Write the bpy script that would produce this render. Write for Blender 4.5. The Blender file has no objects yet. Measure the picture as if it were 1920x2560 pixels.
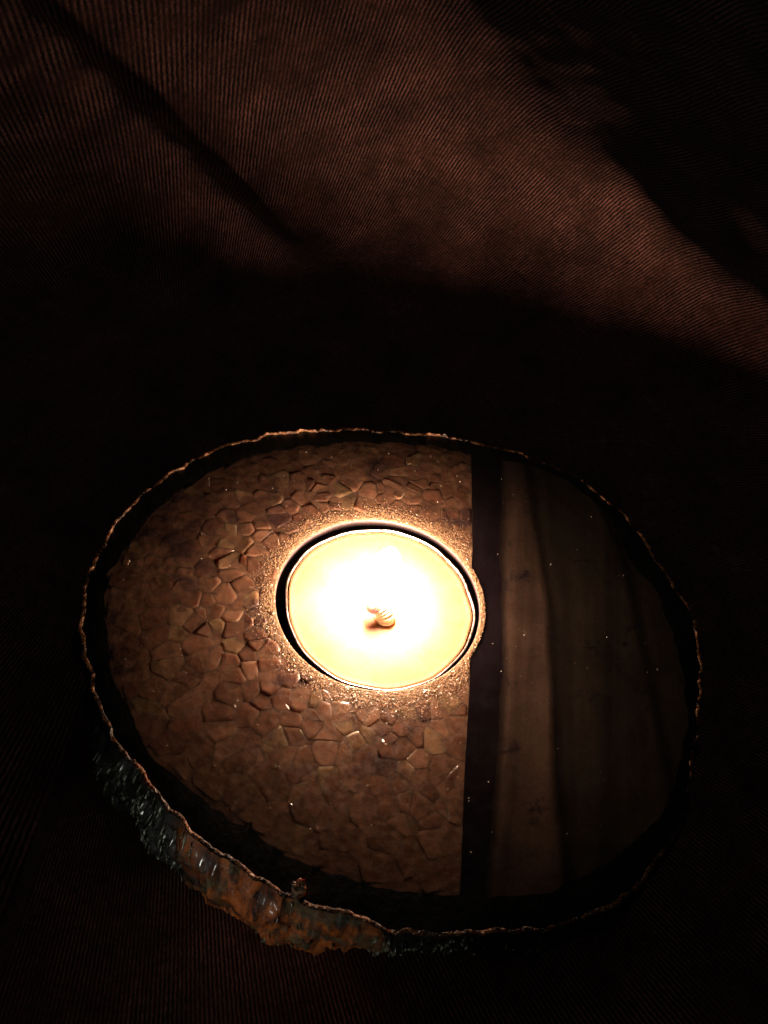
import bpy, math, random
from mathutils import Vector, noise, Matrix
random.seed(7)
MM = 0.001
S = bpy.context.scene

# ---------------------------------------------------------------- camera
DEP, ROLL, FV, DIST = math.radians(50.5), math.radians(-10), math.radians(50), 217.0
f = Vector((0, math.cos(DEP), -math.sin(DEP))); r0 = Vector((1, 0, 0)); u0 = r0.cross(f)
R = r0*math.cos(ROLL) - u0*math.sin(ROLL); U = u0*math.cos(ROLL) + r0*math.sin(ROLL)
k = math.tan(FV/2)/1280
aim = (R*(946-960)*k + U*(1280-1501)*k + f).normalized()
H = 30.0                                      # stone top above the cloth, mm
cpos = Vector((0, 0, H)) - aim*DIST
cd = bpy.data.cameras.new('camera'); cam = bpy.data.objects.new('camera', cd); S.collection.objects.link(cam)
m = Matrix((R, U, -f)).transposed().to_4x4(); m.translation = cpos*MM; cam.matrix_world = m
cd.sensor_fit = 'VERTICAL'; cd.angle_y = FV; cd.clip_start = 0.005; cd.clip_end = 20
S.camera = cam
S.render.resolution_x, S.render.resolution_y = 768, 1024
S.view_settings.view_transform = 'Standard'; S.view_settings.look = 'None'
S.view_settings.exposure = 0; S.view_settings.gamma = 1

# ---------------------------------------------------------------- light
w = bpy.data.worlds.new('World'); S.world = w; w.use_nodes = True
w.node_tree.nodes['Background'].inputs[0].default_value = (1, 0.97, 0.9, 1)
w.node_tree.nodes['Background'].inputs[1].default_value = 0.0065
FLAME_P = 0.46
SIDE_SPOT_P = 2.1
def lamp(name, kind, loc, power, col, **kw):
    l = bpy.data.lights.new(name, kind); l.energy = power; l.color = col
    for a, b in kw.items(): setattr(l, a, b)
    o = bpy.data.objects.new(name, l); o.location = Vector(loc)*MM; S.collection.objects.link(o); return o
# added narrow spot, unseen, low front left, lights only the stone's rough side
side_spot = lamp('added_side_spot', 'SPOT', (-225, -385, 6), SIDE_SPOT_P, (1.0, 0.97, 0.86), spot_size=math.radians(9.5), spot_blend=0.6, shadow_soft_size=0.016)
tgt = Vector((-14, -54, 19))*MM
side_spot.rotation_euler = (tgt-side_spot.location).to_track_quat('-Z', 'Y').to_euler()

# ---------------------------------------------------------------- helpers
def mesh_obj(name, verts, faces, mats, parent=None, smooth=True, fm=None, scale=MM):
    me = bpy.data.meshes.new(name)
    me.from_pydata([(v[0]*scale, v[1]*scale, v[2]*scale) for v in verts], [], faces)
    for mt in (mats if isinstance(mats, (list, tuple)) else [mats]): me.materials.append(mt)
    if fm: me.polygons.foreach_set('material_index', fm)
    if smooth: me.polygons.foreach_set('use_smooth', [True]*len(me.polygons))
    me.validate(); me.update()
    o = bpy.data.objects.new(name, me); S.collection.objects.link(o)
    if parent: o.parent = parent
    return o
def empty(name, label, cat, loc=(0, 0, 0)):
    o = bpy.data.objects.new(name, None); S.collection.objects.link(o); o.location = Vector(loc)*MM
    o.empty_display_size = 0.01; o['label'] = label; o['category'] = cat; return o
def fbm(x, y, z=0.0, o=4): return noise.fractal(Vector((x, y, z)), 1.0, 2.0, o)
def sm(a, b, x):
    t = min(1, max(0, (x-a)/(b-a))); return t*t*(3-2*t)

class NT:
    def __init__(s, name):
        s.m = bpy.data.materials.new(name); s.m.use_nodes = True; s.t = s.m.node_tree
        s.n = s.t.nodes; s.b = s.n['Principled BSDF']; s.out = s.n['Material Output']
    def node(s, ty, **kw):
        n = s.n.new(ty)
        for a, b in kw.items():
            if a in n.inputs.keys(): n.inputs[a].default_value = b
            else: setattr(n, a, b)
        return n
    def link(s, a, b): s.t.links.new(a, b)
    def obj(s):
        if not hasattr(s, '_c'):
            g = s.node('ShaderNodeNewGeometry'); s._c = g.outputs['Position']     # things stand still: world mm coordinates
        return s._c
    def noise(s, scale, detail=4, rough=.55, dist=0, vec=None):
        n = s.node('ShaderNodeTexNoise', Scale=scale, Detail=detail, Roughness=rough, Distortion=dist)
        s.link(vec or s.obj(), n.inputs['Vector']); return n.outputs['Fac']
    def voro(s, scale, feature='F1', out='Distance', vec=None):
        n = s.node('ShaderNodeTexVoronoi', Scale=scale); n.feature = feature
        s.link(vec or s.obj(), n.inputs['Vector']); return n.outputs[out]
    def ramp(s, fac, stops):
        n = s.node('ShaderNodeValToRGB'); e = n.color_ramp.elements
        while len(e) < len(stops): e.new(.5)
        for i, (p, c) in enumerate(stops):
            e[i].position = p; e[i].color = (c[0], c[1], c[2], 1) if isinstance(c, tuple) else (c, c, c, 1)
        s.link(fac, n.inputs[0]); return n.outputs[0]
    def mix(s, fac, a, b, mode='MIX'):
        n = s.node('ShaderNodeMix', data_type='RGBA', blend_type=mode)
        for sock, v in ((n.inputs[0], fac), (n.inputs[6], a), (n.inputs[7], b)):
            if isinstance(v, bpy.types.NodeSocket): s.link(v, sock)
            elif isinstance(v, tuple): sock.default_value = (*v, 1)
            else: sock.default_value = v
        return n.outputs[2]
    def math(s, op, a, b=0.0):
        n = s.node('ShaderNodeMath', operation=op)
        for i, v in enumerate((a, b)):
            if isinstance(v, bpy.types.NodeSocket): s.link(v, n.inputs[i])
            else: n.inputs[i].default_value = v
        return n.outputs[0]
    def bump(s, h, dist, strength=1.0, prev=None):
        n = s.node('ShaderNodeBump', Strength=strength, Distance=dist); s.link(h, n.inputs['Height'])
        if prev: s.link(prev, n.inputs['Normal'])
        return n.outputs[0]
    def set(s, **kw):
        for a, v in kw.items():
            i = s.b.inputs[a.replace('_', ' ')]
            if isinstance(v, bpy.types.NodeSocket): s.link(v, i)
            elif isinstance(v, tuple) and len(v) == 3 and i.type == 'RGBA': i.default_value = (*v, 1)
            else: i.default_value = v
        return s.m

# ---------------------------------------------------------------- materials
def crystal_mat(name, base_lo, base_hi, per_obj=True, ss=.8):
    t = NT(name)
    if per_obj:
        oi = t.node('ShaderNodeObjectInfo').outputs['Random']
        c = t.ramp(oi, [(0, tuple(x*.8 for x in base_lo)), (.35, base_lo), (.62, tuple((a+b)/2 for a, b in zip(base_lo, base_hi))), (.8, base_hi), (.93, (.16, .10, .055)), (1, (.13, .05, .03))])
    else:
        c = t.ramp(t.noise(160, 5), [(.3, base_lo), (.7, base_hi)])
    c = t.mix(.8, c, t.ramp(t.noise(420, 6, .65), [(.3, .45), (.7, 1.25)]), 'MULTIPLY')
    c = t.mix(t.ramp(t.noise(90, 4, .6), [(.56, 0.0), (.66, .75)]), c, (.03, .015, .018))
    c = t.mix(t.ramp(t.noise(240, 6, .75, 2.5), [(.58, 0.0), (.70, .5)]), c, (.22, .11, .045))
    c = t.mix(t.ramp(t.noise(150, 7, .8, 1.0), [(.60, 0.0), (.70, .6)]), c, (.04, .018, .012))
    n = t.bump(t.noise(900, 6, .6), .0001, .3)
    n = t.bump(t.voro(500), .00012, .35, n)
    return t.set(Base_Color=c, Roughness=t.ramp(t.noise(600, 4), [(.35, .16), (.7, .4)]), Normal=n,
                 Subsurface_Weight=ss, Subsurface_Scale=.006, Subsurface_Radius=(1.0, .45, .25))
M = {}
M['crystal'] = crystal_mat('crystal_grain', (.118, .056, .034), (.180, .092, .057))
M['crystal_bed'] = crystal_mat('crystal_bed', (.10, .050, .031), (.155, .081, .050), False)
t = NT('hole_grit')
c = t.ramp(t.noise(2500, 3), [(.3, (.15, .075, .038)), (.7, (.52, .33, .19))])
M['grit'] = t.set(Base_Color=c, Roughness=.28, Subsurface_Weight=.3, Subsurface_Scale=.0015)

def polished(name, lo, hi, spots=False, vstretch=True, rough=(.10, .28)):
    t = NT(name)
    mp = t.node('ShaderNodeMapping'); t.link(t.obj(), mp.inputs[0]); mp.inputs['Rotation'].default_value = (0, 0, math.radians(-5)); mp.inputs['Scale'].default_value = (1, .07, 1)
    v = mp.outputs[0] if vstretch else None
    c = t.ramp(t.noise(150, 5, .6, .6, v), [(.3, lo), (.7, hi)])
    c = t.mix(.75, c, t.ramp(t.noise(45, 4, .6), [(.3, .5), (.7, 1.3)]), 'MULTIPLY')
    c = t.mix(.5, c, t.ramp(t.noise(1400, 4, .7), [(.3, .55), (.7, 1.3)]), 'MULTIPLY')
    if spots: c = t.mix(t.ramp(t.noise(130, 5, .65), [(.58, 0.0), (.68, .85)]), c, (.006, .0045, .008))
    n = t.bump(t.noise(1200, 5, .6), .00008, .25)
    n = t.bump(t.noise(110, 3), .0004, .25, n)
    return t.set(Base_Color=c, Roughness=t.ramp(t.noise(300, 4), [(.3, rough[0]), (.7, rough[1])]), Normal=n, Subsurface_Weight=.15, Subsurface_Scale=.002)
M['dark_band'] = polished('dark_band_stone', (.005, .0035, .005), (.010, .007, .008))
M['pale_band'] = polished('pale_band_stone', (.06, .035, .023), (.095, .056, .038), True)
M['smoky'] = polished('smoky_stone', (.036, .025, .017), (.056, .040, .029))
t = NT('banded_stone')
def att(n_): return t.node('ShaderNodeAttribute', attribute_name=n_).outputs['Fac']
mp = t.node('ShaderNodeMapping'); t.link(t.obj(), mp.inputs[0]); mp.inputs['Rotation'].default_value = (0, 0, math.radians(-6)); mp.inputs['Scale'].default_value = (1, .05, 1)
st = t.noise(110, 5, .6, .4, mp.outputs[0])
wb = t.math('MULTIPLY', t.math('SUBTRACT', t.noise(160, 5, .7), .5), 2.2)
c = t.mix(t.ramp(t.math('ADD', att('dv1'), wb), [(.3, 0.0), (.9, 1.0)]), (.054, .035, .026), (.034, .0265, .020))
c = t.mix(.8, c, t.ramp(st, [(.34, .28), (.64, 1.3)]), 'MULTIPLY')
c = t.mix(.85, c, t.ramp(t.noise(48, 5, .65), [(.3, .45), (.7, 1.3)]), 'MULTIPLY')
c = t.mix(.4, c, t.ramp(t.noise(1400, 4, .7), [(.3, .6), (.7, 1.3)]), 'MULTIPLY')
def streak(c, attr, width, strength, wobble=1.0):
    d_ = t.math('ABSOLUTE', t.math('ADD', att(attr), t.math('MULTIPLY', wb, wobble)))
    return t.mix(t.ramp(t.math('DIVIDE', d_, width), [(0.0, strength), (.35, strength*.8), (1.0, 0.0)]), c, (.006, .0045, .004))
c = streak(c, 'dv1', 1.7, .93, .35); c = streak(c, 'dv1b', 3.2, .55, .8); c = streak(c, 'dd1', 1.5, .9, .35); c = streak(c, 'dv2', 1.8, .8, .4)
c = t.mix(t.ramp(t.noise(130, 6, .75, .5), [(.57, 0.0), (.68, .85)]), c, (.008, .006, .009))
n = t.bump(t.noise(1200, 5, .6), .00008, .25); n = t.bump(t.noise(110, 3), .0004, .25, n)
M['banded'] = t.set(Base_Color=c, Roughness=t.ramp(t.noise(300, 4), [(.3, .1), (.7, .28)]), Normal=n, Subsurface_Weight=.3, Subsurface_Scale=.004)
M['vein'] = polished('dark_vein_stone', (.005, .004, .003), (.03, .019, .014))
t = NT('rim_stone')
c = t.ramp(t.noise(300, 5), [(.35, (.006, .0055, .005)), (.7, (.018, .014, .010))])
M['rim'] = t.set(Base_Color=c, Roughness=.4, Normal=t.bump(t.noise(900, 5), .0003, .5))
t = NT('broken_edge_stone')
c = t.ramp(t.noise(420, 6, .7), [(.43, (.012, .007, .004)), (.53, (.14, .06, .025)), (.64, (.36, .20, .10)), (.75, (.6, .46, .3))])
M['lip'] = t.set(Base_Color=c, Roughness=.3, Normal=t.bump(t.noise(1500, 5), .0006, .8), Subsurface_Weight=.3, Subsurface_Scale=.0015)
t = NT('hole_wall_stone')
c = t.ramp(t.noise(200, 5), [(.35, (.03, .02, .022)), (.7, (.07, .048, .05))])
M['hole'] = t.set(Base_Color=c, Roughness=.55, Normal=t.bump(t.noise(800, 4), .0004, .5))
# rough outside of the stone: dark green black rind, candle glow through it painted as orange, glassy grey green nodules (mask attribute = where the glow is painted)
t = NT('rough_rind')
at = t.node('ShaderNodeAttribute', attribute_name='glow_tint').outputs['Fac']
mp = t.node('ShaderNodeMapping'); t.link(t.obj(), mp.inputs[0]); mp.inputs['Rotation'].default_value = (0, 0, math.radians(30)); mp.inputs['Scale'].default_value = (1, 1, .28)
base = t.ramp(t.noise(350, 6, .7, 0, mp.outputs[0]), [(.35, (.002, .002, .0015)), (.60, (.006, .006, .004)), (.74, (.09, .10, .065))])
glow_tint = t.ramp(t.noise(240, 6, .75, 1.2, mp.outputs[0]), [(.36, (.015, .006, .004)), (.45, (.26, .062, .014)), (.56, (.74, .19, .034)), (.74, (.34, .17, .07))])
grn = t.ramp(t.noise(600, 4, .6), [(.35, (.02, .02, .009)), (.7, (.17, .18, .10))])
c = t.mix(at, base, glow_tint)
nod = t.ramp(t.noise(120, 3, .5, .3), [(.50, 0.0), (.58, 1.0)])
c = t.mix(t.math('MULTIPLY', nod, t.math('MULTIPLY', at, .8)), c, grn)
n = t.bump(t.noise(520, 7, .75, 1.5, mp.outputs[0]), .0022, 1.0)
n = t.bump(t.noise(2600, 6, .75, .5, mp.outputs[0]), .0012, 1.0, n)
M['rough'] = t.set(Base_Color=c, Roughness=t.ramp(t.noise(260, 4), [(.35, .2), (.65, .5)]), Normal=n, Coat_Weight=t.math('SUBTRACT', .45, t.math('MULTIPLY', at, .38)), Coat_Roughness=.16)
t = NT('underside_stone'); M['under'] = t.set(Base_Color=t.ramp(t.noise(200, 4), [(.3, (.02, .018, .014)), (.7, (.05, .04, .03))]), Roughness=.8)

t = NT('aluminium'); M['alu'] = t.set(Base_Color=(.82, .8, .78), Metallic=1.0, Roughness=t.ramp(t.noise(700, 3), [(.3, .18), (.7, .38)]), Normal=t.bump(t.noise(350, 3), .0003, .3))
t = NT('melted_wax')
c = t.ramp(t.noise(110, 4, .55, .6), [(.3, (.26, .135, .075)), (.7, (.345, .20, .118))])
c = t.mix(.5, c, t.ramp(t.noise(900, 4, .6), [(.3, .8), (.6, 1.0)]), 'MULTIPLY')
M['wax'] = t.set(Base_Color=c, Roughness=.55, Specular_IOR_Level=.12, Subsurface_Weight=.6, Subsurface_Scale=.004, Subsurface_Radius=(1, .6, .3), Normal=t.bump(t.noise(160, 2), .0004, .25))
t = NT('wick_thread')
M['wick'] = t.set(Base_Color=t.ramp(t.noise(1800, 3), [(.3, (.86, .78, .5)), (.7, (.95, .9, .7))]), Roughness=.7)
t = NT('wick_ember'); M['ember'] = t.set(Base_Color=(.22, .09, .07), Roughness=.6, Emission_Color=(1, .45, .32), Emission_Strength=.4)
t = NT('char'); M['char'] = t.set(Base_Color=t.ramp(t.noise(2000, 3), [(.3, (.015, .012, .01)), (.7, (.06, .04, .03))]), Roughness=.8)
t = NT('dust'); M['dust'] = t.set(Base_Color=t.ramp(t.noise(100, 2), [(.4, (.8, .7, .6)), (.6, (.9, .9, .9))]), Roughness=.25)
# flame: glows and lets what is behind show through
t = NT('flame'); t.n.remove(t.b)
tc = t.node('ShaderNodeTexCoord'); sp = t.node('ShaderNodeSeparateXYZ'); t.link(tc.outputs['Generated'], sp.inputs[0])
em = t.node('ShaderNodeEmission'); t.link(t.ramp(sp.outputs['Z'], [(0, (.25, .35, 1.0)), (.15, (1, .6, .25)), (.4, (1, .78, .42)), (1, (1, .62, .25))]), em.inputs[0])
t.link(t.math('MULTIPLY', t.ramp(sp.outputs['Z'], [(0, .0), (.12, .01), (.32, .5), (.6, 1.0), (1, .35)]), 3.0), em.inputs[1])
tr = t.node('ShaderNodeBsdfTransparent'); ad = t.node('ShaderNodeAddShader')
t.link(em.outputs[0], ad.inputs[0]); t.link(tr.outputs[0], ad.inputs[1]); t.link(ad.outputs[0], t.out.inputs[0]); M['flame'] = t.m

# ribbed cloth: u = rib count across the weave
t = NT('ribbed_fabric')
uv = t.node('ShaderNodeUVMap', uv_map='ribs').outputs[0]; sx = t.node('ShaderNodeSeparateXYZ'); t.link(uv, sx.inputs[0])
wob = t.math('MULTIPLY', t.math('SUBTRACT', t.noise(700, 3, .6), .5), .7)
ph = t.math('ADD', sx.outputs[0], wob)
rib = t.math('ADD', t.math('MULTIPLY', t.math('SINE', t.math('MULTIPLY', ph, 2*math.pi)), .5), .5)
fib = t.noise(2600, 4, .7)
col = t.ramp(rib, [(.2, (.045, .018, .016)), (.9, (.80, .36, .31))])
patch = t.ramp(t.noise(55, 5, .65), [(.3, .45), (.7, 1.25)])
fuzz = t.ramp(t.noise(520, 7, .8, 1.4), [(.33, .12), (.66, 1.6)])
col = t.mix(t.ramp(t.noise(70, 4, .6), [(.42, 0.0), (.62, .75)]), col, (.25, .10, .07))
col = t.mix(1.0, col, patch, 'MULTIPLY'); col = t.mix(.9, col, fuzz, 'MULTIPLY')
hgt = t.math('ADD', rib, t.math('MULTIPLY', fib, .6))
n = t.bump(hgt, .0006, .5)
M['cloth'] = t.set(Base_Color=col, Roughness=.85, Normal=n, Sheen_Weight=.15)

# ---------------------------------------------------------------- cloth underneath and behind
L = lambda x: math.log1p(math.exp(-abs(x))) + max(x, 0)      # softplus
def cloth_z(x, y):
    z = 1.2*fbm(x/60, y/60, 3) * sm(70, 120, math.hypot(x, y))
    z += 1.3*fbm(x/25+9, y/25, 1) * sm(90, 150, math.hypot(x, y))
    wx = sm(-60, -20, x)
    # the rising back of the cloth
    yy = y - (137 - .19*x)
    dl = (x+145)*.69 + (y-247)*.724
    dm_ = 1.25*dl
    mn = -10*math.log(math.exp(-max(-300, min(300, yy))/10)+math.exp(-max(-300, min(300, dm_))/10))
    z += .50*8*L(mn/8)
    # fold whose crest runs down to the right; beyond it the cloth falls away
    d = (x-4)*.71 + (y-212)*.70 - 9*sm(25, 60, x) - 9*sm(70, 110, x)
    z += 4.5*math.exp(-((d+6)/12)**2)*sm(20, 60, x)
    z -= .74*6*L(d/6)
    # left valley and the low ridge in front of it
    a = (x+145)*.724 - (y-247)*.69
    fade = 1-sm(120, 178, a)
    z += fade*(7.5*math.exp(-((dl+15)/11)**2) - 7.0*math.exp(-((dl-3)/10)**2) - 9.0*sm(5, 45, -dl))
    # frame left: cloth sinks
    return z if math.hypot(x, y) > 90 else z
xs = [-420+3*i for i in range(281)]; ys = [-240+3*i for i in range(261)]
def ribphase(a):                              # ribs fan out, finer towards the right
    k0, k1 = .0051, .0035; c_ = max(.5, min(2.3, a))
    return math.log(k0+k1*(c_-.3))/k1 + (a-c_)/(k0+k1*(c_-.3))
V = []; UVU = []
for y in ys:
    for x in xs:
        V.append((x, y, cloth_z(x, y)-.05))
        ang = math.atan2(y-60, x+54)
        if ang < -math.pi/2: ang += 2*math.pi
        UVU.append(ribphase(ang))
nx = len(xs)
Fc = [(j*nx+i, j*nx+i+1, (j+1)*nx+i+1, (j+1)*nx+i) for j in range(len(ys)-1) for i in range(nx-1)]
cloth = mesh_obj('ribbed_cloth', V, Fc, M['cloth'])
uvl = cloth.data.uv_layers.new(name='ribs')
buf = [0.0]*(2*len(cloth.data.loops))
li = [0]*len(cloth.data.loops); cloth.data.loops.foreach_get('vertex_index', li)
for i, v in enumerate(li): buf[2*i] = UVU[v]; buf[2*i+1] = V[v][1]*.5
uvl.data.foreach_set('uv', buf)
cloth['label'] = 'dark maroon brown ribbed cloth with soft folds lying under and behind the round stone'
cloth['category'] = 'cloth'

# ---------------------------------------------------------------- stone candle holder
OUT = [(-55.9, -13.4), (-57.3, -7.1), (-57.5, -2.0), (-56.0, 3.0), (-56.3, 7.1), (-55.2, 12.9), (-52.3, 19.3), (-48.1, 25.6), (-41.9, 33.0), (-35.0, 38.4), (-26.6, 42.9), (-18.6, 45.3), (-8.5, 47.8), (0.3, 49.2), (7.7, 49.8), (17.8, 49.8), (28.5, 48.0), (38.0, 44.9), (47.5, 38.6), (53.6, 32.0), (57.4, 25.2), (62.1, 17.7), (65.1, 10.1), (65.8, 2.4), (65.2, -6.2), (64.3, -14.5), (62.6, -22.6), (61.6, -30.2), (59.0, -36.8), (55.5, -42.9), (52.2, -47.6), (45.1, -53.2), (35.9, -57.5), (28.3, -59.4), (22.4, -60.9), (14.9, -62.3), (10.4, -62.5), (7.3, -61.8), (2.6, -61.1), (-3.7, -59.9), (-8.5, -58.8), (-11.8, -57.5), (-16.8, -55.6), (-22.0, -53.3), (-25.7, -51.2), (-30.6, -47.5), (-34.9, -43.6), (-39.0, -40.4), (-42.6, -36.5), (-46.3, -32.6), (-49.6, -27.5), (-52.8, -21.1)]
INN = [(-52.7, -6.1), (-48.8, -19.3), (-42.5, -29.9), (-34.4, -39.5), (-27.4, -44.3), (-20.2, -47.6), (-13.2, -50.9), (-5.6, -53.6), (3.2, -55.2), (14.1, -55.6), (21.8, -54.6), (37.2, -51.1), (47.5, -44.0), (55.8, -33.9), (60.4, -23.0), (61.9, -9.0), (60.5, 1.3), (58.0, 12.1), (56.2, 16.4), (51.4, 21.4), (45.4, 35.4), (33.9, 43.7), (23.4, 44.7), (12.9, 45.0), (-2.7, 44.1), (-17.7, 39.8), (-30.9, 33.8), (-40.3, 26.1), (-47.4, 15.4), (-51.1, 4.7), (-52.7, -2.7)]
def polar(pts):
    q = sorted((math.atan2(y, x) % (2*math.pi), math.hypot(x, y)) for x, y in pts)
    q = [(q[-1][0]-2*math.pi, q[-1][1])] + q + [(q[0][0]+2*math.pi, q[0][1])]
    def g(a):
        a %= 2*math.pi
        for (a0, r0_), (a1, r1_) in zip(q, q[1:]):
            if a0 <= a <= a1:
                tt = (a-a0)/(a1-a0+1e-9); return r0_+(r1_-r0_)*tt
        return q[0][1]
    return g
gO, gI = polar(OUT), polar(INN)
NA = 720
def smoothed(g, amp, fq, seed, wdt=3):
    v = [g(2*math.pi*i/NA) for i in range(NA)]
    v = [sum(v[(i+j) % NA] for j in range(-wdt, wdt+1))/(2*wdt+1) for i in range(NA)]
    return [v[i] + amp*fbm(math.cos(2*math.pi*i/NA)*fq, math.sin(2*math.pi*i/NA)*fq, seed, 5) for i in range(NA)]
RO = smoothed(gO, .9, 14, 2.2); RI = smoothed(gI, .8, 11, 5.1, 6)
RH = 20.2
CS = [(math.cos(2*math.pi*i/NA), math.sin(2*math.pi*i/NA)) for i in range(NA)]

holder = empty('stone_candle_holder', 'round polished crystal stone with dark rim and rough sides, drilled to hold the candle', 'candle holder')
def rings(name, profs, mat, parent, close_bottom=False, smooth=True):
    """profs: list of functions i -> (r, z)"""
    vs = []; fs = []
    for pf in profs:
        for i in range(NA):
            r, z = pf(i); vs.append((CS[i][0]*r, CS[i][1]*r, z))
    for j in range(len(profs)-1):
        for i in range(NA):
            a = j*NA+i; b = j*NA+(i+1) % NA; fs.append((a, b, b+NA, a+NA))
    if close_bottom:
        c = len(vs); vs.append((0, 0, vs[-1][2])); o = (len(profs)-1)*NA
        for i in range(NA): fs.append((o+i, o+(i+1) % NA, c))
    return mesh_obj(name, vs, fs, mat, parent, smooth)

# polished top, cut along the bands of the stone
def lineX(pts):
    p = sorted(pts, key=lambda q: q[1])
    def g(y):
        if y <= p[0][1]: a, b = p[0], p[1]
        elif y >= p[-1][1]: a, b = p[-2], p[-1]
        else:
            for a, b in zip(p, p[1:]):
                if a[1] <= y <= b[1]: break
        return a[0]+(b[0]-a[0])*(y-a[1])/(b[1]-a[1])
    return g
LD0 = lineX([(14.9, 46.2), (17.5, 15.1), (19.4, -12.4), (20.4, -36.1), (21.5, -52.7)])
LD1 = lineX([(21.7, 45.7), (23.2, 16.4), (25.3, -8.1), (25.7, -26.0), (25.7, -40.4)])
LV1 = lineX([(27.6, 45.0), (30.6, 24.3), (33.8, 6.9), (35.5, -14.3), (36.4, -28.6), (39.0, -45.5)])
LV2 = lineX([(44.4, 36.5), (49.0, 24.6), (52.2, 7.4), (54.3, -5.3), (55.9, -15.2)])
wv = lambda y, s, a: a*fbm(y/7, s, 0, 4)
FLD = [lambda x, y: x-LD0(y)-wv(y, 1, .22), lambda x, y: x-LD1(y)-wv(y, 2, .5),
       lambda x, y: x-LV1(y)-wv(y*.4, 3, .8), lambda x, y: x-LV1(y)-.55-1.0*sm(-10, 30, y)-wv(y*.5, 4, 1.0),
       lambda x, y: x-LV2(y)-wv(y*.4, 5, 1.0), lambda x, y: x-LV2(y)-.6-wv(y*.5, 6, .9)]
DOME = 1.9                                    # the polished top is ground very slightly convex
def dome(x, y):
    i = int((math.atan2(y, x) % (2*math.pi))/(2*math.pi)*NA) % NA
    q = max(0, (math.hypot(x, y)-RH)/(RI[i]-RH)); return -DOME*q**2.1
def relief(x, y): return .04*fbm(x/9, y/9, 4)
tv = []; tf = []; RH0 = RH+.12
NR = 36
for j in range(NR+1):
    for i in range(0, NA, 2):
        q = (j/NR)**1.15; r = RH0+(RI[i]-RH0)*q
        x, y = CS[i][0]*r, CS[i][1]*r
        tv.append((x, y, H-DOME*max(0, (r-RH)/(RI[i]-RH))**2.1+relief(x, y)*min(1, q*6)*min(1, (1-q)*6)))
n2 = NA//2
polys = [[tv[a] for a in (j*n2+i, j*n2+(i+1) % n2, (j+1)*n2+(i+1) % n2, (j+1)*n2+i)] for j in range(NR) for i in range(n2)]
def cut(polys, fn):
    lo, hi = [], []
    for p in polys:
        s = [fn(v[0], v[1]) for v in p]
        if max(s) <= 0: lo.append(p); continue
        if min(s) >= 0: hi.append(p); continue
        A, B = [], []
        for a in range(len(p)):
            b = (a+1) % len(p)
            if s[a] <= 0: A.append(p[a])
            if s[a] >= 0: B.append(p[a])
            if s[a]*s[b] < 0:
                tt = s[a]/(s[a]-s[b]); c = tuple(p[a][q]+(p[b][q]-p[a][q])*tt for q in range(3)); A.append(c); B.append(c)
        if len(A) > 2: lo.append(A)
        if len(B) > 2: hi.append(B)
    return lo, hi
def from_polys(name, polys, mat, dz=0.0):
    ix = {}; vs = []; fs = []
    for p in polys:
        fc = []
        for v in p:
            key = (round(v[0], 3), round(v[1], 3))
            if key not in ix: ix[key] = len(vs); vs.append((v[0], v[1], v[2]+dz))
            if not fc or fc[-1] != ix[key]: fc.append(ix[key])
        if len(fc) > 2 and fc[0] != fc[-1]: fs.append(fc)
    o = mesh_obj(name, vs, fs, mat, holder)
    for nm_, g_ in (('dd1', lambda v: v[0]-LD1(v[1])), ('dv1', lambda v: v[0]-LV1(v[1])-.4), ('dv1b', lambda v: v[0]-LV1(v[1])-2.6-.04*v[1]), ('dv2', lambda v: v[0]-LV2(v[1])-.3)):
        at_ = o.data.attributes.new(nm_, 'FLOAT', 'POINT'); at_.data.foreach_set('value', [g_(v) for v in vs])
    return o
rest = polys
for nm, mt, fn in (('crystal_face', 'crystal_bed', FLD[0]), ('dark_band', 'dark_band', FLD[1]), ('pale_band', 'banded', FLD[2]),
                   ('dark_vein', 'banded', FLD[3]), ('smoky_face', 'banded', FLD[4]), ('dark_vein', 'banded', FLD[5])):
    lo, rest = cut(rest, fn); from_polys(nm, lo, M[mt])
o = from_polys('edge_band', rest, M['banded'])

# rim: a bevel that falls away from the flame, then a broken lip
def lipn(i, s, fq=22): return fbm(CS[i][0]*fq, CS[i][1]*fq, s, 5)
def drop(i): return DOME+.25+.12*(RO[i]-RI[i])
lipz = []
for i in range(NA):
    big = fbm(CS[i][0]*3, CS[i][1]*3, 8.8, 3)
    h_ = .16+.55*lipn(i, 1.7, 80)+.42*big
    a = math.degrees(math.atan2(CS[i][1], CS[i][0]))
    if -150 < a < -95: h_ += .30
    if -60 < a < 60: h_ -= .10
    if -80 < a < -25: h_ -= .35
    if 62 < a < 80: h_ -= .25
    lipz.append(max(.0, h_))
rings('rim', [lambda i: (RI[i], H-DOME), lambda i: (RI[i]+(RO[i]-RI[i])*.25, H-DOME-.26*(drop(i)-DOME)), lambda i: (RI[i]+(RO[i]-RI[i])*.6, H-DOME-.66*(drop(i)-DOME)+.06*lipn(i, 3)), lambda i: (RO[i]-.75, H-drop(i))], M['rim'], holder)
rings('broken_edge', [lambda i: (RO[i]-.75, H-drop(i)), lambda i: (RO[i]-.62, H-drop(i)+lipz[i]*.8), lambda i: (RO[i]-.55, H-drop(i)+lipz[i]), lambda i: (RO[i]+.15, H-drop(i)+lipz[i]*.7-.15)], M['lip'], holder)
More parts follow.
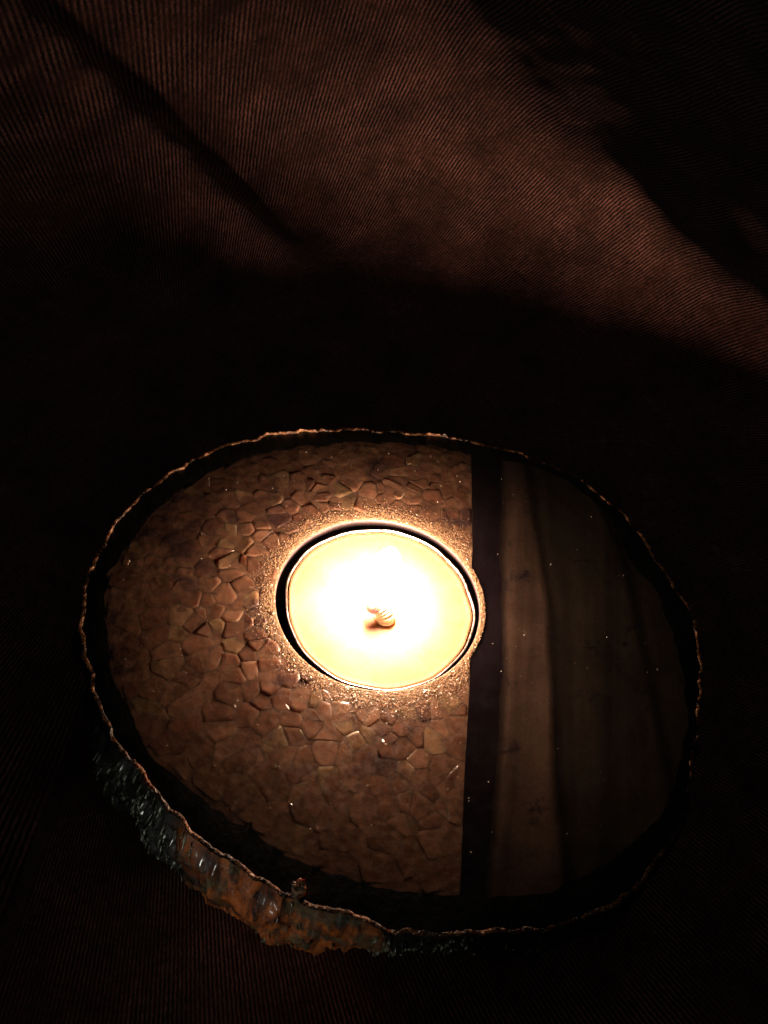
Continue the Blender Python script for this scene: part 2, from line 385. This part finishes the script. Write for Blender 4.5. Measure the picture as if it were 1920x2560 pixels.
# rough outside
NZ = 44; vs = []; glow_tint = []
for j in range(NZ+1):
    q = j/NZ
    for i in range(NA):
        a = math.degrees(math.atan2(CS[i][1], CS[i][0]))
        z0 = H-drop(i)+lipz[i]*.7-.15; z = z0*(1-q)
        front = sm(-160, -135, a)*(1-sm(-98, -78, a)) if a < 0 else 0
        r = RO[i]+.15 + math.sin(q*math.pi)*(1.0+2.0*front) - (9-6.5*front)*q*q
        x, y = CS[i][0], CS[i][1]
        dn = 1.7*fbm(x*9, y*9, z/11, 5)+.9*abs(fbm(x*24+z*.05, y*24, z/12, 4))-.5*abs(fbm(x*60+z*.1, y*60, z/9, 3))
        r += dn*min(1, q*7)
        vs.append((x*r, y*r, z))
        am = sm(-118, -104, a+9*fbm(x*8, y*8, z/6, 4))*(1-sm(-83, -79, a+3*fbm(x*20, y*20, z/3, 3)))  # where the orange glow through the stone is painted into the colour
        glow_tint.append(am)
fs = []
for j in range(NZ):
    for i in range(NA):
        a = j*NA+i; b = j*NA+(i+1) % NA; fs.append((a, a+NA, b+NA, b))
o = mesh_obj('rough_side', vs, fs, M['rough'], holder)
at = o.data.attributes.new('glow_tint', 'FLOAT', 'POINT'); at.data.foreach_set('value', glow_tint)
bot = vs[NZ*NA:]
mesh_obj('underside', [(v[0], v[1], .02) for v in bot]+[(0, 0, .02)], [((i+1) % NA, i, NA) for i in range(NA)], M['under'], holder)
rings('hole_wall', [lambda i: (RH+.12, H), lambda i: (RH+.03, H-.07), lambda i: (RH, H-.8), lambda i: (RH-.1, 14)], M['hole'], holder, close_bottom=True)

# slender pale flakes added as the glints of the rough side, too fine to count
t = NT('glint_flake')
M['flake'] = t.set(Base_Color=t.ramp(t.noise(900, 5, .7), [(.36, (.015, .02, .01)), (.50, (.09, .11, .07)), (.62, (.55, .60, .50))]), Roughness=.25, Coat_Weight=.4)
vs2 = []; fs2 = []
def flake(adeg, q0, ln, wd):
    i = int((adeg % 360)/360*NA) % NA; nrm = Vector((CS[i][0], CS[i][1], 0)); tan = Vector((-nrm.y, nrm.x, 0))
    p_ = []
    sw = random.gauss(0, .25)
    for k_ in range(4):
        q = min(.97, q0+ln*k_/3/28)
        j = int(q*NZ); v = Vector(vs[j*NA+i]); p_.append(v+nrm*(.22+.12*random.random())+tan*(sw*k_*ln/6))
    b = len(vs2)
    for k_, w_ in enumerate((.25, 1, .75, .1)):
        vs2.append(tuple(p_[k_]+tan*wd*w_+nrm*random.gauss(0, .15))); vs2.append(tuple(p_[k_]-tan*wd*w_+nrm*random.gauss(0, .15)))
        vs2.append(tuple(p_[k_]-nrm*.5))
    for k_ in range(3):
        a0 = b+3*k_; fs2.extend([(a0, a0+1, a0+4, a0+3), (a0+1, a0+2, a0+5, a0+4), (a0+2, a0, a0+3, a0+5)])
for c0, sd, nn_, qm in ((-133, 4, 42, .5), (-124, 3.5, 46, .6), (-117, 2.5, 26, .75), (-79, 1.6, 34, .55), (-72, 3, 30, .35), (-60, 2, 12, .3), (-98, 7, 16, .7)):
    for _ in range(nn_):
        flake(random.gauss(c0, sd), random.random()**1.3*qm, random.uniform(1.0, 5.5), random.choice((.04, .06, .08, .12, .2)))
o = mesh_obj('glint_flakes', vs2, fs2, M['flake'], holder, False); o['kind'] = 'stuff'

# a splinter standing up from the broken edge
def rock(name, c, size, mat, parent, seed, seg=10, ring=7, amp=.3):
    vs = []; fs = []
    for j in range(ring+1):
        th = math.pi*j/ring
        for i in range(seg):
            ph = 2*math.pi*i/seg
            d = Vector((math.sin(th)*math.cos(ph), math.sin(th)*math.sin(ph), math.cos(th)))
            s_ = 1+amp*noise.noise(d*1.7+Vector((seed, 0, 0)))*2
            vs.append((c[0]+d.x*size[0]*s_, c[1]+d.y*size[1]*s_, c[2]+d.z*size[2]*s_))
    for j in range(ring):
        for i in range(seg):
            fs.append((j*seg+i, (j+1)*seg+i, (j+1)*seg+(i+1) % seg, j*seg+(i+1) % seg))
    return mesh_obj(name, vs, fs, mat, parent, False)
rock('stone_splinter', (-5.0, -59.0, 29.6), (1.3, .8, 3.9), M['lip'], holder, 3.3, 12, 12, .25)

# crystal grains of the polished face: Voronoi cells, each its own slightly tilted, raised piece
def inside(x, y, mg=1.0):
    r = math.hypot(x, y); a = math.atan2(y, x) % (2*math.pi); i = int(a/(2*math.pi)*NA) % NA
    return r > RH+mg*.5 and r < RI[i]-mg*.6 and x < LD0(y)-mg*.5
seeds = []
tries = 0
while len(seeds) < 292 and tries < 60000:
    tries += 1
    a = random.uniform(0, 2*math.pi); r = RH+ (random.random()**.9)*36
    x, y = r*math.cos(a), r*math.sin(a)
    if not inside(x, y, 1.2): continue
    dm = 1.5+(r-RH)*.05+random.uniform(-.5, 1.2)
    if all((x-p[0])**2+(y-p[1])**2 > dm*dm for p in seeds): seeds.append((x, y))
print('crystals', len(seeds))
def clip_half(poly, mx, my, nx_, ny_):
    o_ = []
    for a in range(len(poly)):
        p, q = poly[a], poly[(a+1) % len(poly)]
        sp_ = (p[0]-mx)*nx_+(p[1]-my)*ny_; sq = (q[0]-mx)*nx_+(q[1]-my)*ny_
        if sp_ <= 0: o_.append(p)
        if sp_*sq < 0:
            tt = sp_/(sp_-sq); o_.append((p[0]+(q[0]-p[0])*tt, p[1]+(q[1]-p[1])*tt))
    return o_
WT = [random.gauss(0, 1) for _ in seeds]
for si, (sx_, sy_) in enumerate(seeds):
    rr = math.hypot(sx_, sy_)
    cap = 2.3+(rr-RH)*.06
    poly = [(sx_+cap*math.cos(b*math.pi/4), sy_+cap*math.sin(b*math.pi/4)) for b in range(8)]
    for sj, (px, py) in enumerate(seeds):
        dx, dy = px-sx_, py-sy_; d2 = dx*dx+dy*dy
        if 0 < d2 < 80:
            kk = min(.68, max(.32, .5+.5*(WT[si]-WT[sj])/d2)); poly = clip_half(poly, sx_+dx*kk, sy_+dy*kk, dx, dy)
            if len(poly) < 3: break
    if len(poly) < 3: continue
    # keep clear of the hole and the dark band
    poly = clip_half(poly, LD0(sy_)-.15, sy_, 1, 0.07)
    nr = (sx_/rr, sy_/rr); poly = clip_half(poly, nr[0]*(RH+.5), nr[1]*(RH+.5), -nr[0], -nr[1])
    ai = int((math.atan2(sy_, sx_) % (2*math.pi))/(2*math.pi)*NA) % NA
    poly = clip_half(poly, nr[0]*(RI[ai]-.9), nr[1]*(RI[ai]-.9), nr[0], nr[1])
    if len(poly) < 3: continue
    area = abs(sum(poly[a][0]*poly[(a+1) % len(poly)][1]-poly[(a+1) % len(poly)][0]*poly[a][1] for a in range(len(poly))))/2
    if area < 2.2: continue
    ch = []
    for a in range(len(poly)):
        p, q = poly[a], poly[(a+1) % len(poly)]
        for tt in (.09, .91): ch.append((p[0]+(q[0]-p[0])*tt, p[1]+(q[1]-p[1])*tt))
    ch = ch[:16]; nn = len(ch)
    an_ = math.degrees(math.atan2(sy_, sx_)) % 360
    near = (1-sm(RH+2, RH+22, rr))*(.30+.70*sm(60, 130, an_)*(1-sm(235, 265, an_)))
    edge_ = sm(0, 6, RI[ai]-rr); hgt_ = (.007+.065*near**1.5*random.uniform(.3, 1.5))*(.4+.6*edge_)
    tx, ty = random.gauss(0, .0015+.052*near), random.gauss(0, .0015+.052*near)
    cx = sum(p[0] for p in ch)/nn; cy = sum(p[1] for p in ch)/nn
    vs = []
    for ringk, (sc, zz) in enumerate(((1.0, -.010), (.88+.03*random.random(), 1.0), (.62, .80))):
        for (px, py) in ch:
            jx = random.gauss(0, .07) if ringk < 2 else 0; jy = random.gauss(0, .07) if ringk < 2 else 0
            dx, dy = (px-cx)*sc+jx, (py-cy)*sc+jy
            vs.append((dx, dy, (hgt_*zz if ringk else -.002-.010*near)+(tx*dx+ty*dy)*(ringk > 0)+random.gauss(0, .0015+.005*near)))
    vs.append((0, 0, hgt_*.9+random.gauss(0, .004)))
    fs = []
    for k_ in range(2):
        for i in range(nn): fs.append((k_*nn+i, k_*nn+(i+1) % nn, (k_+1)*nn+(i+1) % nn, (k_+1)*nn+i))
    for i in range(nn): fs.append((2*nn+i, 2*nn+(i+1) % nn, 3*nn))
    o = mesh_obj('crystal', vs, fs, M['crystal'], holder)
    o.location = (cx*MM, cy*MM, (H+relief(cx, cy)*.8+dome(cx, cy))*MM)
    sl_ = math.atan(DOME*2.1*max(0, (rr-RH)/(RI[ai]-RH))**1.1/(RI[ai]-RH)); o.rotation_euler = Vector((0, 0, 1)).rotation_difference(Vector((nr[0]*math.sin(sl_), nr[1]*math.sin(sl_), math.cos(sl_)))).to_euler()

# grit round the drilled hole, too fine to count
vs = []; fs = []
def chip(c, s):
    b = len(vs)
    for _ in range(4):
        d = Vector((random.gauss(0, 1), random.gauss(0, 1), random.gauss(0, 1))).normalized()*s
        vs.append((c[0]+d.x, c[1]+d.y, c[2]+d.z*.4))
    fs.extend([(b, b+1, b+2), (b, b+2, b+3), (b, b+3, b+1), (b+1, b+3, b+2)])
for _ in range(42000):
    a = random.uniform(0, 2*math.pi)
    side = .5+.5*fbm(math.cos(a)*3, math.sin(a)*3, 6, 3)
    wd = 1.6+1.6*max(0, side)
    if -100 < math.degrees(math.atan2(math.sin(a), math.cos(a))) < 60: wd *= 1.7
    r = RH+.2+random.expovariate(1)*wd*.5
    x, y = r*math.cos(a), r*math.sin(a)
    if x > LD0(y)-.1 and r > RH+1.1: continue
    chip((x, y, H+dome(x, y)+.04+.16*random.random()), random.uniform(.06, .22)*(1.15-min(.7, (r-RH)*.10)))
g = mesh_obj('hole_grit', vs, fs, M['grit'], holder, False); g['kind'] = 'stuff'

# ---------------------------------------------------------------- tea light
CX, CY, CZ = .32, -.85, H-.35              # cup centre and rim height
candle = empty('tealight_candle', 'lit tea light candle in a thin metal cup set in the hole of the stone', 'candle', (CX, CY, 14.1))
OFF = Vector((CX, CY, 14.1))
NC = 180
def dent(a):
    d = math.degrees(a) % 360
    def b(c, w_): return math.exp(-((d-c)/w_)**2)
    return -.75*b(205, 24)-.35*b(232, 14)-.25*b(20, 12)+.12*math.sin(a*5+1)+.07*math.sin(a*13)
def cup_ring(r, z, k=1.0): return [((r+dent(2*math.pi*i/NC)*k)*math.cos(2*math.pi*i/NC), (r+dent(2*math.pi*i/NC)*k)*math.sin(2*math.pi*i/NC), z) for i in range(NC)]
def ringmesh(name, rgs, mat, parent, cap=None, smooth=True):
    vs = [v for g_ in rgs for v in g_]; fs = []
    for j in range(len(rgs)-1):
        for i in range(NC): fs.append((j*NC+i, j*NC+(i+1) % NC, (j+1)*NC+(i+1) % NC, (j+1)*NC+i))
    if cap:
        c = len(vs); vs.append(cap); o_ = (len(rgs)-1)*NC
        for i in range(NC): fs.append((o_+i, o_+(i+1) % NC, c))
    return mesh_obj(name, vs, fs, mat, parent, smooth)
zr = CZ-14.1
cup = ringmesh('cup', [cup_ring(17.90, .2, .2), cup_ring(18.60, zr-1.0, .8), cup_ring(18.75, zr-.45), cup_ring(18.98, zr-.10), cup_ring(19.03, zr), cup_ring(18.96, zr+.07), cup_ring(18.82, zr+.05), cup_ring(18.72, zr-.10), cup_ring(18.6, zr-.8), cup_ring(17.80, 1, .2)], M['alu'], candle, (0, 0, 1))
WZ = zr-.6
ringmesh('wax', [cup_ring(17.80, 1.1, .2), cup_ring(18.35, WZ+.25), cup_ring(17.90, WZ+.06), cup_ring(16.90, WZ-.02), cup_ring(12, WZ-.06, .5), cup_ring(6, WZ-.04, 0), cup_ring(2.2, WZ+.08, 0)], M['wax'], candle, (0, 0, WZ+.1))
# wick: twisted thread leaning to the left and curling over at the tip
path = [Vector((1.6, -2.6, WZ-.3)), Vector((1.5, -2.5, WZ+1.0)), Vector((.9, -2.2, WZ+2.0)), Vector((.1, -2.0, WZ+2.9)), Vector((-.9, -2.0, WZ+3.5)), Vector((-1.7, -2.1, WZ+4.1))]
def crv(tt):
    n_ = len(path)-1; i = min(n_-1, int(tt*n_)); s_ = tt*n_-i
    p0 = path[max(0, i-1)]; p1 = path[i]; p2 = path[i+1]; p3 = path[min(n_, i+2)]
    return .5*((2*p1)+(p2-p0)*s_+(2*p0-5*p1+4*p2-p3)*s_*s_+(3*p1-p0-3*p2+p3)*s_**3)
def tube(name, t0, t1, rad, mat, parent, n_=60, seg=20, twist=0):
    vs = []; fs = []
    for j in range(n_+1):
        tt = t0+(t1-t0)*j/n_; p = crv(tt); d = (crv(min(1, tt+.01))-crv(max(0, tt-.01))).normalized()
        a_ = d.cross(Vector((0, 1, .2))).normalized(); b_ = d.cross(a_)
        for i in range(seg):
            an = 2*math.pi*i/seg
            rr = rad(tt)*(1+twist*(abs(math.sin((an+tt*26)*1.0))-.5))
            v = p+a_*math.cos(an)*rr+b_*math.sin(an)*rr; vs.append(tuple(v))
    for j in range(n_):
        for i in range(seg): fs.append((j*seg+i, j*seg+(i+1) % seg, (j+1)*seg+(i+1) % seg, (j+1)*seg+i))
    for base, pp in ((0, crv(t0)), (n_*seg, crv(t1))):
        c = len(vs); vs.append(tuple(pp)); fs.extend([(base+i, base+(i+1) % seg, c) for i in range(seg)])
    return mesh_obj(name, vs, fs, mat, parent)
wick = tube('wick', 0, .72, lambda q: 1.75-.3*q, M['wick'], candle, 90, 24, .22)
tube('burning_tip', .70, 1, lambda q: 1.8*math.sqrt(max(.0, 1-max(0, (q-.86)/.145)**2))+.05, M['ember'], wick, 24, 20, .12)
# flame
base = crv(.9); vs = []; fs = []; FHT = 15; sg = 32; nr_ = 28
for j in range(nr_+1):
    q = j/nr_; r = 4.6*math.sin(math.pi*min(1, q**.85))**.5*(1-.30*q)+.01
    for i in range(sg): vs.append((base.x+.6+r*math.cos(2*math.pi*i/sg)+1.2*q, base.y+.8+2.6*q+r*math.sin(2*math.pi*i/sg), base.z-1.2+q*FHT))
for j in range(nr_):
    for i in range(sg): fs.append((j*sg+i, j*sg+(i+1) % sg, (j+1)*sg+(i+1) % sg, (j+1)*sg+i))
mesh_obj('flame', vs, fs, M['flame'], candle)
for dz, wgt, rad in ((.9, .66, .0028), (4.2, .20, .0026), (7.6, .18, .0022)):     # the glow of the flame, strongest low down
    lamp('candle_light', 'POINT', (OFF.x+base.x+1.2, OFF.y+base.y+2.0+.12*dz, OFF.z+base.z+dz), FLAME_P*wgt, (1.0, .63, .42), shadow_soft_size=rad)

# crumb of burnt wick on the wax, dust on the stone
o = rock('burnt_crumb', (-7.2, 7.8, CZ-.9), (.5, .22, .14), M['char'], None, 8.1, 8, 5, .35)
o['label'] = 'tiny black crumb of burnt wick floating on the melted wax behind the flame'; o['category'] = 'burnt crumb'
vs = []; fs = []
for _ in range(150):
    a = random.uniform(0, 2*math.pi); i = int(a/(2*math.pi)*NA) % NA; r = random.uniform(RH+2, RI[i]-2)
    x, y = r*math.cos(a), r*math.sin(a); s_ = random.uniform(.07, .15)
    chip((x, y, H+.12+dome(x, y)), s_)
d = mesh_obj('dust_specks', vs, fs, M['dust'], None, False); d['kind'] = 'stuff'
d['label'] = 'fine pale dust specks scattered on the polished face of the stone'; d['category'] = 'dust'
